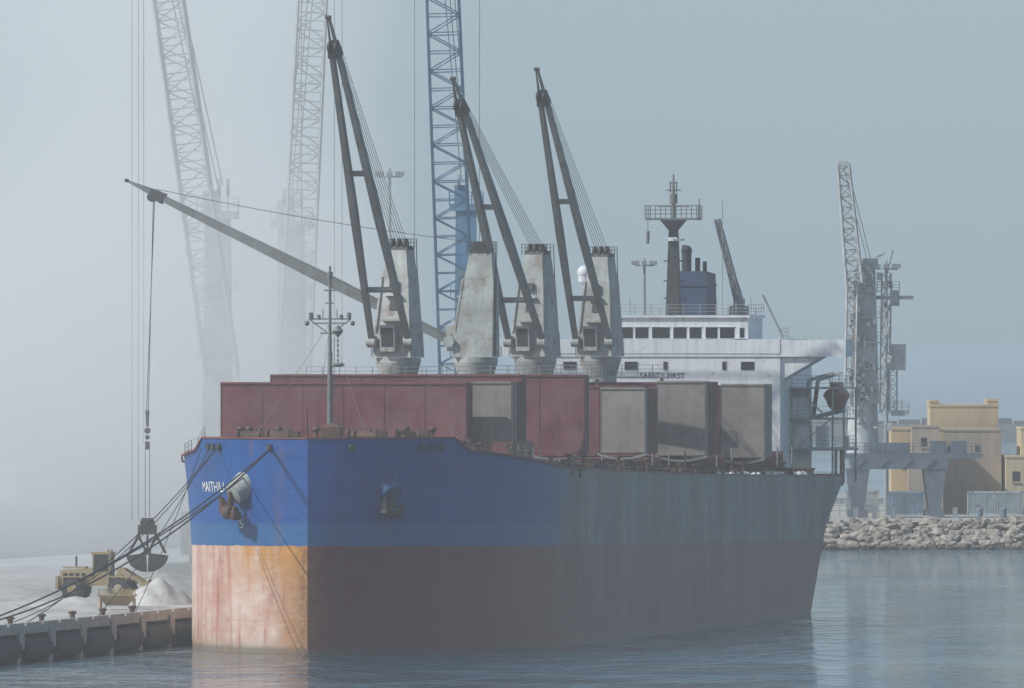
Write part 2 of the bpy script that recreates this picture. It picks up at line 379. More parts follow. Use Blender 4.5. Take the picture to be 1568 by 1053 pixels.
# deck cranes
def deck_crane(idx,s,v,tip,ztip,cab=1,pbase=11.0,ht=28.3):
    root=L(s,v,0); T=L(tip[0],tip[1],ztip)
    d=Vector((T.x-root.x,T.y-root.y,0)).normalized(); p=Vector((-d.y,d.x,0))
    W=lambda f,q,z: Vector((root.x,root.y,0))+d*f+p*q+Vector((0,0,z))
    pd=MB();jb=MB();dk=MB();wr=MB()
    pd.cyl(W(0,0,pbase),W(0,0,20.0),1.28,n=24);pd.cyl(W(0,0,19.0),W(0,0,20.2),1.28,1.62,n=24);pd.cyl(W(0,0,20.2),W(0,0,20.55),1.62,n=24)
    def hx(f0,f1,q0,q1,z0,g0,g1,r0,r1,z1):
        pd.hexa([W(f0,q0,z0),W(f1,q0,z0),W(f1,q1,z0),W(f0,q1,z0)],[W(g0,r0,z1),W(g1,r0,z1),W(g1,r1,z1),W(g0,r1,z1)])
    hx(-1.5,1.5,-1.45,1.45,20.57,-1.5,1.35,-1.35,1.35,22.4)
    hx(-1.5,1.3,-1.3,1.3,22.41,-1.5,.75,-1.0,1.0,ht-1.9)
    hx(-1.45,.7,-.95,.95,ht-1.89,-1.3,.35,-.72,.72,ht)
    for q in(-1,1):
        pd.beam(W(1.38,q*1.28,22.4),W(.80,q*.98,ht-1.9),.14,.14,.14,.14,p)
    hx(.7,1.75,-.75,.75,23.2,.7,1.75,-.75,.75,23.35); hx(.6,1.35,-.65,.65,25.0,.6,1.3,-.5,.5,25.12)
    hx(1.35,2.1,-.65,.45,21.0,1.25,2.25,-.65,.45,22.9)
    dk.hexa([W(2.12,-.55,21.35),W(2.16,-.55,21.35),W(2.16,.35,21.35),W(2.12,.35,21.35)],[W(2.24,-.55,22.7),W(2.28,-.55,22.7),W(2.28,.35,22.7),W(2.24,.35,22.7)])
    for zz in(24.0,25.6): dk.hexa([W(1.0,-.3,zz),W(1.16,-.3,zz),W(1.16,.3,zz),W(1.0,.3,zz)],[W(.9,-.3,zz+.55),W(1.02,-.3,zz+.55),W(1.02,.3,zz+.55),W(.9,.3,zz+.55)])
    for q in(-.5,0,.5): dk.cyl(W(-.2,q-.09,ht+.35),W(-.2,q+.09,ht+.35),.5,n=14)
    dk.hexa([W(-1.2,-.8,ht+.01),W(.35,-.8,ht+.01),W(.35,.8,ht+.01),W(-1.2,.8,ht+.01)],[W(-1.0,-.7,ht+.3),W(.2,-.7,ht+.3),W(.2,.7,ht+.3),W(-1.0,.7,ht+.3)])
    wr.rail([W(-1.4,-.9,ht),W(.5,-.9,ht)],.8,.6);wr.rail([W(-1.4,.9,ht),W(.5,.9,ht),],.8,.6);wr.rail([W(-1.4,-.9,ht),W(-1.4,.9,ht)],.8,.6)
    wr.rail([W(1.5,-1.5,20.6),W(-1.6,-1.5,20.6)],.8,.8)
    for q in(1.12,):
        wr.bar(W(-1.6,q,20.6),W(-1.6,q-.3,ht),.03);wr.bar(W(-1.6,q-.45,20.6),W(-1.6,q-.75,ht),.03)
    foot=21.7
    F=[W(1.75,-1.4,foot),W(1.75,1.4,foot)]
    ax=(T-W(1.75,0,foot));Ln=ax.length;ax.normalize()
    Tq=[T-p*.24,T+p*.24]
    for a,b in zip(F,Tq):
        mid=a.lerp(b,.45)
        jb.beam(a,mid,.34,.42,.46,.72,p);jb.beam(mid,b,.46,.72,.32,.42,p)
        pd.cyl(a-p*.32,a+p*.32,.42,n=12)
    for t in(.18,.58):
        a=F[0].lerp(Tq[0],t);b=F[1].lerp(Tq[1],t);jb.beam(a,b,.28,.34,.28,.34,ax)
    up=ax.cross(p).normalized()
    if up.z<0: up=-up
    H=T+ax*2.7
    for q in(-1,1): jb.beam(T+p*q*.30-ax*.6,H+p*q*.10,.10,.45,.06,.14,p)
    jb.beam(T+up*.35,H,.10,.14,.08,.10,p)
    dk.beam(T-ax*.45,T+ax*.7,.95,.8,.7,.55,p)
    for q in(-.25,.25): dk.cyl(T+ax*.4+p*(q-.08)-up*.25,T+ax*.4+p*(q+.08)-up*.25,.36,n=12)
    dk.cyl(H-p*.2,H+p*.2,.14,n=10)
    tp=W(-.2,0,ht+.7)
    for q in(-.5,-.3,-.1,.1,.3,.5):
        A=tp+p*q;B=T+ax*.4+up*.4+p*q*.6;pr=A
        for k in range(1,7):
            t=k/6;P=A.lerp(B,t)-Vector((0,0,.5*math.sin(math.pi*t)*abs(1-abs(ax.z))));wr.bar(pr,P,.017);pr=P
    pd.build('crane_%d_house'%idx,M['crane'],ship);jb.build('crane_%d_jib'%idx,M['boom'] if idx!=2 else M['jib2'],ship)
    dk.build('crane_%d_sheaves_and_windows'%idx,M['dark'],ship);wr.build('crane_%d_wires'%idx,M['wire'],ship)
    return T,ax,up,p
deck_crane(1,37,0,(23.5,-2.26),42.4)
T2,ax2,up2,p2=deck_crane(2,69,.3,(69.6,-23.7),32.5)
deck_crane(3,98,0,(85,-3.5),39.2)
deck_crane(4,130,-.1,(117,-2.5),40.4)
hw=MB()
for q in(-.22,.22): hw.bar(T2+p2*q+ax2*.4-Vector((0,0,.3)),L(69.3,-24.5+q*.3,16.6),.025)
hx_,hv=69.3,-24.5
hw.cyl(L(hx_,hv,16.6),L(hx_,hv,15.4),.16,.1,n=8);hw.sphere(L(hx_,hv,15.1),.24,nu=10,nv=6);hw.sphere(L(hx_,hv,14.6),.18,nu=8,nv=6);hw.cyl(L(hx_,hv,14.3),L(hx_,hv,13.7),.18,n=8)
for q in(-.17,.17): hw.bar(L(hx_,hv+q,13.8),L(hx_,hv+q,8.0),.02)
hw.build('crane_2_hoist_hook',M['dark'],ship)

ra=MB()
for s in(36,66,96,128):
    ra.rail([L(s-3,-6,19.0),L(s-3,6,19.0)],.9,1.2); sbox(ra,s-3.1,s-2,-6,6,18.85,19.0)
    for v in(-5.5,5.5): ra.bar(L(s-2.8,v,11),L(s-2.8,v,19),.12)
ra.build('crane_access_walkways',M['grey'],ship)

# accommodation
ac=MB();gl=MB();gr=MB()
sbox(ac,162.5,180,-9.3,9.3,10.2,20.5)
sbox(ac,162.4,166.5,-14.5,14.5,20.5,20.75)
for v0,v1 in((-14.5,-9.3),(9.3,14.5)):
    sbox(ac,162.4,162.5,v0,v1,20.75,21.85);sbox(ac,166.4,166.5,v0,v1,20.75,21.6)
sbox(ac,162.4,166.5,14.5,14.6,20.5,21.9);sbox(ac,162.4,166.5,-14.6,-14.5,20.5,21.9)
sbox(ac,162.35,178,-9.3,9.3,20.75,21.9)
for sg in(-1,1):
    vs=[L(162.7,sg*9.31,20.49),L(162.7,sg*12.6,20.49),L(162.7,sg*9.31,18.6),L(165.9,sg*9.31,20.49),L(165.9,sg*12.6,20.49),L(165.9,sg*9.31,18.6)]
    ac.add(vs,[(0,1,2),(3,5,4),(0,3,4,1),(1,4,5,2),(2,5,3,0)])
sbox(ac,163,171,-6.4,6.6,21.92,23.6);sbox(ac,162.8,171.3,-6.6,6.8,23.62,23.82)
sbox(ac,171.4,179,-5,5,21.92,23.2)
sbox(ac,162.3,162.5,5.6,6.55,21.92,22.0)
for a,b in((947,966),(970,990),(996,1023),(1029,1049),(1054,1072),(1079,1097),(1101,1123)):
    v0=(a-1018)/19.1;v1=(b-1018)/19.1
    sbox(gl,162.96,162.998,v0,v1,21.98,22.85)
    sbox(ac,162.93,162.997,v0-.06,v1+.06,22.86,22.93)
for v in(-5.9,-5.0,-4.6): sbox(gl,162.96,162.998,v-.35,v+.3,21.98,22.85)
for a,b in((955,975),(1015,1021),(1106,1112),(1135,1155),(905,925),(860,880)):
    v0=(a-1018)/19.1;v1=(b-1018)/19.1
    sbox(gl,162.44,162.498,v0,v1,19.45,20.1)
sbox(gl,162.96,162.998,5.95,6.3,22.0,22.8)
for z in(17.6,15.2,12.8):
    for v in np.arange(-8,8.6,1.9): sbox(gl,162.44,162.498,v-.22,v+.22,z,z+.55)
gr.rail([L(162.9,-6.5,23.82),L(162.9,6.7,23.82),L(171,6.7,23.82)],.85,1.3)
gr.rail([L(162.5,9.4,21.9),L(166.4,9.4,21.9)],.9,1.2);gr.rail([L(166.4,9.4,21.6),L(166.4,14.4,21.6)],.5,1.2)
for z in(13.0,15.4,17.9):
    for v0,v1 in((9.3,12.9),(-12.9,-9.3)):
        sbox(gr,167.5,181,v0,v1,z,z+.14)
    gr.rail([L(167.5,9.5,z+.14),L(167.5,12.8,z+.14),L(180.8,12.8,z+.14)],.95,1.5,.022)
for s in(167.6,174,180.8):
    gr.bar(L(s,12.8,10.3),L(s,12.8,18),.07)
gr.bar(L(167.4,9.7,13),L(167.4,12.6,15.4),.07);gr.bar(L(167.4,12.6,15.4),L(167.4,10,17.9),.07)
for v in (9.9,11.3): sbox(ac,168.5,170.0,v,v+.9,13.15,14.9)
sbox(ac,168.5,171,9.4,10.6,15.55,17.2)
sbox(ac,181,186,-7,7,10.2,13.0)
gr.rail([L(181,12.2,13),L(189,10.5,13)],1,1.2,.03);sbox(gr,181,189.5,-10,11.8,12.85,13.0)
for s,v in((182,11.5),(185,11),(189,10)): gr.bar(L(s,v,10),L(s,v,13),.1)
# lifeboat: pointed double-ended hull with canopy
lb=MB();vs=[];fs=[];NS=13;NR=14
for i in range(NS):
    t=-1+2*i/(NS-1);w=1.05*(1-abs(t)**2.4)+.02
    for j in range(NR):
        a=2*math.pi*j/NR;cz=math.cos(a);cy=math.sin(a)
        zz=(cz*.85 if cz>0 else cz*1.15*(1-.35*abs(t)))*(.35+.65*w/1.07)
        vs.append((172+t*3.2,-12.5+cy*w*(1 if cz>-.2 else .75),17.15+zz+.35*t*t))
for i in range(NS-1):
    for j in range(NR): fs.append((i*NR+j,i*NR+(j+1)%NR,(i+1)*NR+(j+1)%NR,(i+1)*NR+j))
lb.add(vs,fs,True);sbox(lb,170.9,173.0,12.1,12.9,17.8,18.45)
lb.build('lifeboat',M['lifeboat'],ship)
for s in(169.6,174.6):
    gr.beam(L(s,10.2,15.5),L(s,10.6,18.6),.25,.35,.25,.3,(1,0,0));gr.beam(L(s,10.6,18.6),L(s,12.6,19.2),.25,.3,.2,.2,(1,0,0));gr.bar(L(s,12.3,19.1),L(s,12.3,18),.04)
    gr.bar(L(s,10.2,15.5),L(s,12.7,16.1),.12)
ac.build('accommodation_block',M['white'],ship);gl.build('accommodation_windows',M['glass'],ship);gr.build('side_decks_and_rails',M['crane'],ship)
fn=MB()
fn.hexa([L(174,-1.3,21.9),L(180,-1.3,21.9),L(180,1.6,21.9),L(174,1.6,21.9)],[L(174.4,-.95,27.4),L(179.5,-.95,27.2),L(179.5,1.5,27.2),L(174.4,1.5,27.4)])
sbox(fn,174.2,179.7,-1.05,1.6,26.2,26.35)
fn.build('funnel',M['funnel'],ship)
fx=MB()
fx.cyl(L(176,-.35,27.3),L(176,-.35,29.0),.40,n=12);fx.sphere(L(176,-.35,29.05),.46,nu=12,nv=8);fx.cyl(L(177,.4,27.3),L(177,.4,28.5),.22,n=10);fx.cyl(L(177.6,.9,27.3),L(177.6,.9,28.2),.18,n=10)
fx.bar(L(176,-.35,29.1),L(174.9,-.35,29.3),.25)
fx.hexa([L(169.4,-1.05,23.82),L(170.8,-1.05,23.82),L(170.8,.05,23.82),L(169.4,.05,23.82)],[L(169.7,-.85,30.6),L(170.5,-.85,30.6),L(170.5,-.15,30.6),L(169.7,-.15,30.6)])
fx.cyl(L(170,-.5,30.6),L(170,-.5,31.5),.35,1.1,n=12)
for z in(25.2,26.6,28.2): fx.bar(L(170,-1.3,z),L(170,.5,z),.06)
fx.build('exhaust_and_mast_trunk',M['dark'],ship)
mm=MB()
sbox(mm,168.6,171.4,-2.6,1.6,31.5,31.66);mm.rail([L(168.6,-2.6,31.66),L(168.6,1.6,31.66),L(171.4,1.6,31.66),L(171.4,-2.6,31.66),L(168.6,-2.6,31.66)],1.0,.8,.03)
mm.cyl(L(170,-.5,31.6),L(170,-.5,35.2),.2,.07,n=8);mm.cyl(L(170,-.5,32.8),L(170,-.5,33.6),.34,n=10)
for z,w in((33.9,.6),(34.5,.35),(32.6,1.3)): mm.bar(L(170,-.5-w,z),L(170,-.5+w,z),.06)
for q in(-1,1): mm.bar(L(170,-.5+q*.25,33.7),L(170,-.5+q*.25,34.6),.05)
mm.cyl(L(168.8,-2.4,31.5),L(168.8,-2.4,30.6),.03,n=6);mm.cyl(L(168.8,-2.4,30.6),L(168.8,-2.4,29.6),.15,.12,n=8)
mm.bar(L(170,1.6,31.6),L(170,1.6,33.2),.04);mm.bar(L(169.5,-.9,29.9),L(168.9,.5,29.9),.10)
mm.build('radar_mast',M['boom'],ship)
rd=MB();rd.cyl(L(164,-6.8,21.8),L(164,-6.8,26.6),.14,n=8);rd.cyl(L(164,-6.8,26.5),L(164,-6.8,27.2),.5,n=14);rd.sphere(L(164,-6.8,27.25),.58,nu=16,nv=10);sbox(rd,169.2,169.35,-.85,-.1,29.8,30.1);rd.build('satellite_dome',M['white'],ship)
pc=MB();sbox(pc,179,181,2.7,4.0,20.5,24.6);sbox(pc,179.2,180.8,3.0,3.7,24.6,25.2)
pc.lattice(L(180,3.4,24.6),L(179,1.7,31.6),.55,.4,12,.05,.03,(0,1,0));pc.beam(L(180,3.4,24.6),L(179,1.7,31.6),.3,.3,.2,.2,(0,1,0))
pc.bar(L(180,3.7,25.2),L(179,1.7,31.5),.02);pc.bar(L(184,4.7,25.5),L(184,6.4,22),.09);pc.rail([L(178,-4,23.6),L(178,5,23.6)],.8,1.1)
for v,h in((-4.6,25.6),(-3.4,25.2),(4.1,33),(5.2,24.9),(6.4,25.3)): pc.bar(L(166,v,23.8),L(166,v,h),.025)
pc.build('provision_crane_and_aerials',M['grey'],ship)
cu=bpy.data.curves.new('t','FONT');cu.body='SAFETY FIRST';cu.size=.62;cu.extrude=.01
to=bpy.data.objects.new('safety_lettering',cu);C.scene.collection.objects.link(to);to.parent=ship
to.matrix_local=Matrix.Translation(L(162.47,-2.1,18.78))@Matrix(((0,0,-1,0),(-1,0,0,0),(0,1,0,0),(0,0,0,1)))
cu.materials.append(M['dark'])

# ------------------------------------------------------------------ mooring ropes
def rope(name,a,b,sag,r=.055,n=24):
    mb=MB();a=Vector(a);b=Vector(b);pr=a
    for k in range(1,n+1):
        t=k/n;P=a.lerp(b,t)-Vector((0,0,4*sag*t*(1-t)));mb.cyl(pr,P,r,n=6,cap=False);pr=P
    return mb.build(name,M['rope'])
W=lambda s,v,z:S2W@L(s,v,z)
bl=W(1.2,-2.75,14.35);b2=W(6,-8.0,14.35);b3=W(5,-7.3,14.35)
rope('mooring_rope',bl,(-36.5,975,2.9),1.6);rope('mooring_rope',W(1.3,-2.8,14.3),(-36.9,980,2.9),2.3)
rope('mooring_rope',W(3,-5,12.3),(-36.2,985,2.9),1.1,.05);rope('mooring_rope',b2,(-28.9,1060,2.6),.8,.03);rope('mooring_rope',b3,(-33.0,1032,2.6),1.0,.035)
rope('mooring_rope',W(8,-9,14.2),(-26.6,1072,2.6),.4,.028)
rope('mooring_rope',b3,(-34.2,1024,2.6),1.9,.03)

# ------------------------------------------------------------------ quay
qe=MB()
def q(s,v,z): return W(s,v,z)
def qbox(mb,s0,s1,v0,v1,z0,z1):
    mb.hexa([q(s0,v0,z0),q(s1,v0,z0),q(s1,v1,z0),q(s0,v1,z0)],[q(s0,v0,z1),q(s1,v0,z1),q(s1,v1,z1),q(s0,v1,z1)])
qbox(qe,-120,200,-16.6,-13.95,1.95,2.5)
for k in range(-20,34):
    qbox(qe,k*6.0,k*6.0+5.2,-14.35,-13.95,2.5,2.68)
for k in range(-10,18):
    s=k*11.0; qbox(qe,s,s+1.3,-16.6,-14.0,-1.5,1.95); qbox(qe,s-.2,s+1.5,-14.0,-13.8,.9,2.3)
quay=qe.build('quay_wall',M['concrete'])
qd=MB();qbox(qd,-120,200,-17.2,-16.6,-1.5,1.95)
for k in range(-10,18):
    s=k*11.0;qd.cyl(q(s+1.8,-14.4,.9),q(s+10.6,-14.4,.9),.85,n=14)
qd.build('quay_fenders',M['rubber'],quay)
m,nt=newmat('dusty_quay_surface');tc=nd(nt,'ShaderNodeTexCoord').outputs['Object']
a=noise(nt,tc,.12,6,.6);b=noise(nt,tc,1.1,5,.6);tr=noise(nt,tc,1.0,4,.6,(.5,.06,1))
c=mix(nt,mrange(nt,a,.3,.65),(.32,.31,.29),(.50,.48,.45));c=mix(nt,mrange(nt,b,.5,.75,0,.5),c,(.22,.21,.19));c=mix(nt,mrange(nt,tr,.48,.62,0,.6),c,(.20,.19,.175))
finish(nt,c,.85,bump=b,bd=.05)
qs=MB();qs.hexa([q(-120,-120,0),q(250,-120,0),q(250,-16.61,0),q(-120,-16.61,0)],[q(-120,-120,2.5),q(250,-120,2.5),q(250,-16.61,2.5),q(-120,-16.61,2.5)])
qs.box(-160,-20,1240,1700,-1,2.49)
qs.build('quay_pavement',m)
kb=MB();kb.hexa([(-60,1270,2.5),(-59.4,1270,2.5),(-30,1420,2.5),(-30.6,1420,2.5)],[(-60,1270,3.2),(-59.4,1270,3.2),(-30,1420,3.2),(-30.6,1420,3.2)])
kb.build('low_concrete_wall',M['concrete'])
def bollard(s,v):
    mb=MB();P=q(s,v,2.5);mb.cyl(P,P+Vector((0,0,.12)),.36,n=12);mb.cyl(P+Vector((0,0,.12)),P+Vector((0,0,.45)),.17,.2,n=12);mb.sphere(P+Vector((0,0,.5)),.27,(1.2,1,.5),12,6)
    mb.build('mooring_bollard',M['rustbrown'])
for s in(-42,-31,-20,-9,2,13): bollard(s,-14.9)
def heap(name,cx,cy,rx,ry,h,mat,z0=2.5,seed=1,pw=1.15):
    n=36;vs=[];fs=[];rnd=random.Random(seed);ph=[rnd.uniform(0,6) for _ in range(6)]
    for j in range(n+1):
        for i in range(n+1):
            x=-1+2*i/n;y=-1+2*j/n;r=math.hypot(x,y)
            w=1+.12*math.sin(5*x+ph[0])+.1*math.sin(7*y+ph[1])+.08*math.sin(11*x+6*y+ph[2])
            z=max(0,1-r**pw)*h*w+rnd.uniform(0,.05*h)*(r<.95)
            vs.append((cx+x*rx,cy+y*ry,z0+z-.02))
    for j in range(n):
        for i in range(n):
            a=j*(n+1)+i;fs.append((a,a+1,a+n+2,a+n+1))
    mb=MB();mb.add(vs,fs,True);return mb.build(name,mat)
heap('mineral_pile',-25.9,1112,2.9,9,1.55,M['pile'],seed=3,pw=1.9)
heap('mineral_pile',-31.5,1100,3.6,9,.6,M['pile'],seed=4,pw=1.6);heap('mineral_pile',-36.5,1085,3,9,.5,M['pile'],seed=5,pw=1.6)
heap('mineral_pile',-38.5,1150,5,9,1.0,M['pile'],seed=6,pw=1.6);heap('mineral_pile',-26,1160,5,9,1.3,M['pile'],seed=7,pw=1.5)
for i,(x,y,rx,h) in enumerate(((-52,1420,12,5.6),(-38,1440,10,5.0),(-46,1400,9,3.2),(-30,1470,9,4.2),(-66,1430,12,6))): heap('bulk_stockpile',x,y,rx,20,h,M['stock'],seed=9+i,pw=1.7)
def shed(name,x0,x1,y0,y1,z1,mat,zr):
    mb=MB();xm=(x0+x1)/2
    mb.box(x0,x1,y0,y1,2.5,z1);mb.add([(x0-.4,y0-.4,z1+.01),(x1+.4,y0-.4,z1+.01),(xm,y0-.4,zr),(x0-.4,y1,z1+.01),(x1+.4,y1,z1+.01),(xm,y1,zr)],[(0,1,2),(3,5,4),(0,2,5,3),(1,4,5,2),(0,3,4,1)])
    for k in range(3): 
        xx=x0+(x1-x0)*(k+.3)/3.2;mb.box(xx,xx+2.2,y0-.08,y0-.003,2.5,5.6)
    mb.build(name,mat)
shed('storage_shed',-64,-49,1500,1560,8.6,M['white'],9.6);shed('storage_shed',-46,-30,1560,1620,7.6,M['grey'],8.6)

def loader(name,loc,rz,scale=1.0):
    e=empty(name,loc,rz);e.scale=(scale,)*3
    b=MB();d=MB();g=MB()
    b.hexa([(-2.9,-.85,.95),(-.6,-.85,.95),(-.6,.85,.95),(-2.9,.85,.95)],[(-2.8,-.8,2.0),(-.6,-.8,2.15),(-.6,.8,2.15),(-2.8,.8,2.0)])
    b.box(-3.1,-2.9,-1.0,1.0,.7,1.6);b.box(-.6,.5,-.8,.8,.95,1.5);b.box(.5,1.7,-.55,.55,.8,1.5)
    b.hexa([(.9,-.5,1.5),(1.7,-.5,1.5),(1.7,.5,1.5),(.9,.5,1.5)],[(1.0,-.4,2.2),(1.5,-.4,2.1),(1.5,.4,2.1),(1.0,.4,2.2)])
    b.box(-.75,.6,-.75,.75,3.05,3.2)
    for x in(-.65,.45):
        for y in(-.68,.6): b.box(x,x+.09,y,y+.09,1.5,3.05)
    g.box(-.6,.48,-.6,.6,1.9,3.04);b.box(-.66,.54,-.7,.7,1.5,1.89)
    for k in range(4): g.box(-2.6+k*.42,-2.35+k*.42,-.86,-.84,1.25,1.8)
    for x in(-1.9,1.25):
        for y in(-1.2,.8):
            b.box(x-.75,x+.75,y,y+.4,1.52,1.6)
    for y in(-.55,.55):
        b.beam((1.2,y,2.0),(2.5,y,1.3),.16,.35,.16,.3,(0,1,0));b.beam((2.5,y,1.3),(3.1,y,.6),.16,.3,.16,.22,(0,1,0));d.cyl((1.4,y,1.2),(2.4,y,1.2),.08,n=8)
    pts=[(3.9,.12),(3.1,.15),(2.95,.5),(3.0,1.0),(3.35,1.35)]
    for (x0,z0),(x1,z1) in zip(pts[:-1],pts[1:]): b.beam((x0,0,z0),(x1,0,z1),2.7,.07,2.7,.07,(0,1,0))
    for y in(-1.35,1.31): b.add([(p[0],y,p[1]) for p in pts]+[(p[0],y+.04,p[1]) for p in pts],[(0,1,2,3,4),(9,8,7,6,5)])
    for x in(-1.9,1.25):
        for sgn in(-1,1):
            y0=sgn*.72;y1=sgn*1.2
            d.cyl((x,y0,.74),(x,y1,.74),.74,n=22)
            d.cyl((x,y1-sgn*.02,.74),(x,y1+sgn*.05,.74),.66,.58,n=22)
            b.cyl((x,y1+sgn*.04,.74),(x,y1+sgn*.09,.74),.34,.28,n=14)
            for k in range(16):
                t=2*math.pi*k/16;d.bar((x+.75*math.cos(t),y0,.74+.75*math.sin(t)),(x+.75*math.cos(t+.12),y1,.74+.75*math.sin(t+.12)),.045)
    d.cyl((-2.0,.4,2.1),(-2.0,.4,2.9),.07,n=8);b.box(-2.7,-1.2,-.5,.5,2.1,2.22)
    for y in(-.5,.4): b.cyl((.4,y,3.2),(.4,y,3.35),.08,n=8)
    b.build('body',M['yellow'],e);d.build('tyres_and_rams',M['rubber'],e);g.build('cab_glass',M['glass'],e)
loader('wheel_loader',(-30.3,1128,2.5),math.radians(-12),1.12)
hp=MB()
ox,oy=-28.3,1088
for dx in(-1.2,1.2):
    for dy in(-.8,.8): hp.bar((ox+dx,oy+dy,2.5),(ox+dx,oy+dy,3.3),.09)
hp.hexa([(ox-.8,oy-.5,2.8),(ox+.8,oy-.5,2.8),(ox+.8,oy+.5,2.8),(ox-.8,oy+.5,2.8)],[(ox-1.35,oy-1,3.5),(ox+1.35,oy-1,3.5),(ox+1.35,oy+1,3.5),(ox-1.35,oy+1,3.5)])
hp.box(ox-1.4,ox+1.4,oy-1.05,oy+1.05,3.5,3.6);hp.rail([(ox-1.3,oy-1,3.6),(ox+1.3,oy-1,3.6)],.4,.5,.03)
hp.box(ox+.2,ox+1.1,oy-.4,oy+.4,3.61,3.9)
hp.build('loading_hopper',M['yellow'])
ge=empty('clamshell_grab',tuple(W(69.3,-24.5,0)),0)
gb=MB();gb.box(-.7,.7,-.5,.5,7.4,8.1);gb.box(-.45,.45,-.35,.35,8.1,8.6)
for x in(-.45,0,.45): gb.cyl((x-.08,0,8.0),(x+.08,0,8.0),.42,n=12)
for sg in(-1,1):
    for y in(-.7,.7): gb.beam((sg*.5,y*.6,7.6),(sg*1.35,y,6.0),.16,.2,.14,.16,(0,1,0))
    gb.bar((sg*.7,0,7.4),(sg*.2,0,6.3),.1)
    n=8;pts=[(sg*.05,4.65)]+[(sg*(1.45*math.sin(a)+.05),5.9-1.25*math.cos(a)) for a in np.linspace(.25,1.5,n)]
    for (x0,z0),(x1,z1) in zip(pts[:-1],pts[1:]): gb.beam((x0,0,z0),(x1,0,z1),2.0,.08,2.0,.08,(0,1,0))
    for y in(-1,1): gb.add([(p[0],y,p[1]) for p in pts]+[(sg*.1,y,6.0)],[tuple(range(len(pts)+1))])
gb.box(-.25,.25,-.9,.9,5.9,6.4);gb.bar((0,-.3,6.3),(0,-.2,7.5),.06);gb.bar((0,.3,6.3),(0,.2,7.5),.06)
gb.build('grab_shells',M['rubber'],ge)

# ------------------------------------------------------------------ mobile harbour cranes
def hcrane(name,x,y,tow_top,mat,bfoot,btip,bw,tw=1.5,nb=34,rc=.10,ropes=()):
    e=empty(name,(x,y,0));a=MB();b=MB();c=MB()
    a.box(-4.5,4.5,-5,5,3.3,4.6)
    for i in(-1,1):
        for j in(-1,1):
            a.box(i*6-1,i*6+1,j*6-1,j*6+1,2.5,3.1);a.bar((i*3,j*4,4),(i*6,j*6,3.1),.35)
    a.box(-2.8,2.8,-3.5,5,5.2,8.6);a.cyl((0,0,4.6),(0,0,5.2),2.2,n=20)
    a.hexa([(-tw,-tw,8.6),(tw,-tw,8.6),(tw,tw,8.6),(-tw,tw,8.6)],[(-tw*.8,-tw*.8,tow_top-2),(tw*.8,-tw*.8,tow_top-2),(tw*.8,tw*.8,tow_top-2),(-tw*.8,tw*.8,tow_top-2)])
    a.box(-tw*1.3,tw*1.3,-tw,tw,tow_top-2.2,tow_top-1.6)
    a.box(-tw*.9,tw*.2,-.6,.6,tow_top-1.6,tow_top)
    for q_ in(-.6,.1,.8): c.cyl((q_-.12,-.2,tow_top+.2),(q_+.12,-.2,tow_top+.2),.7,n=14)
    a.rail([(-tw*1.3,-tw,tow_top-1.6),(tw*1.3,-tw,tow_top-1.6)],1.0,.8,.05)
    a.box(-.8,.8,-tw-1.4,-tw-.01,tow_top-9,tow_top-6.8);c.box(-.7,.7,-tw-1.45,-tw-1.403,tow_top-8.4,tow_top-7.2)
    for k in range(0,8,2): a.rail([(-tw*1.2,-tw,10+k*2.6),(tw*1.2,-tw,10+k*2.6)],.8,1.2,.03)
    b.lattice(bfoot,btip,bw,bw*.85,nb,rc,rc*.5)
    t=Vector(btip)
    for q_ in(-.4,0,.4): c.bar((q_,0,tow_top+.4),(t.x+q_,t.y,t.z),.04)
    for rx,ry,z0 in ropes: c.bar((rx,ry,t.z),(rx,ry,z0),.03)
    a.build('tower',mat,e);b.build('lattice_boom',mat,e);c.build('ropes_and_sheaves',M['grey'],e)
hcrane('mobile_harbour_crane',-22.8,1176,33.4,M['palecrane'],(.4,-2.6,19),(-4.8,-14,57),2.5,1.25,28,.12,((-6.3,-14,8),(-5.8,-14,8),(-5.4,-14,14)))
hcrane('mobile_harbour_crane',-17.6,1212,33.0,M['palecrane'],(.2,-2.6,18),(2.4,-16,60),2.5,1.3,30,.12,((3.6,-16,20),(1.0,-16,26),(4.2,-16,20)))
hcrane('mobile_harbour_crane',-3.9,1290,35.0,M['bluecrane'],(-.6,-3.2,16),(-2.3,-30,62),3.0,1.1,30,.11,((-4.2,-30,15),(1.2,-30,20)))

def fmast(x,y,h,z0=2.5):
    mb=MB();mb.cyl((0,0,z0),(0,0,h),.28,.16,n=10);mb.cyl((0,0,h-.5),(0,0,h-.35),1.3,n=16);mb.cyl((0,0,h),(0,0,h+.5),.12,n=6)
    for k in range(8):
        t=k*math.pi/4;mb.box(1.3*math.cos(t)-.3,1.3*math.cos(t)+.3,1.3*math.sin(t)-.2,1.3*math.sin(t)+.2,h-.35,h+.15)
    mb.build('floodlight_mast',M['grey'],loc=(x,y,0))
fmast(16.4,1880,31.5);fmast(-13.3,1650,40.0);fmast(40.8,1655,30.0)
isl=MB();isl.box(-40,60,1860,1900,-1,2.5);isl.build('outer_mole',M['concrete'])

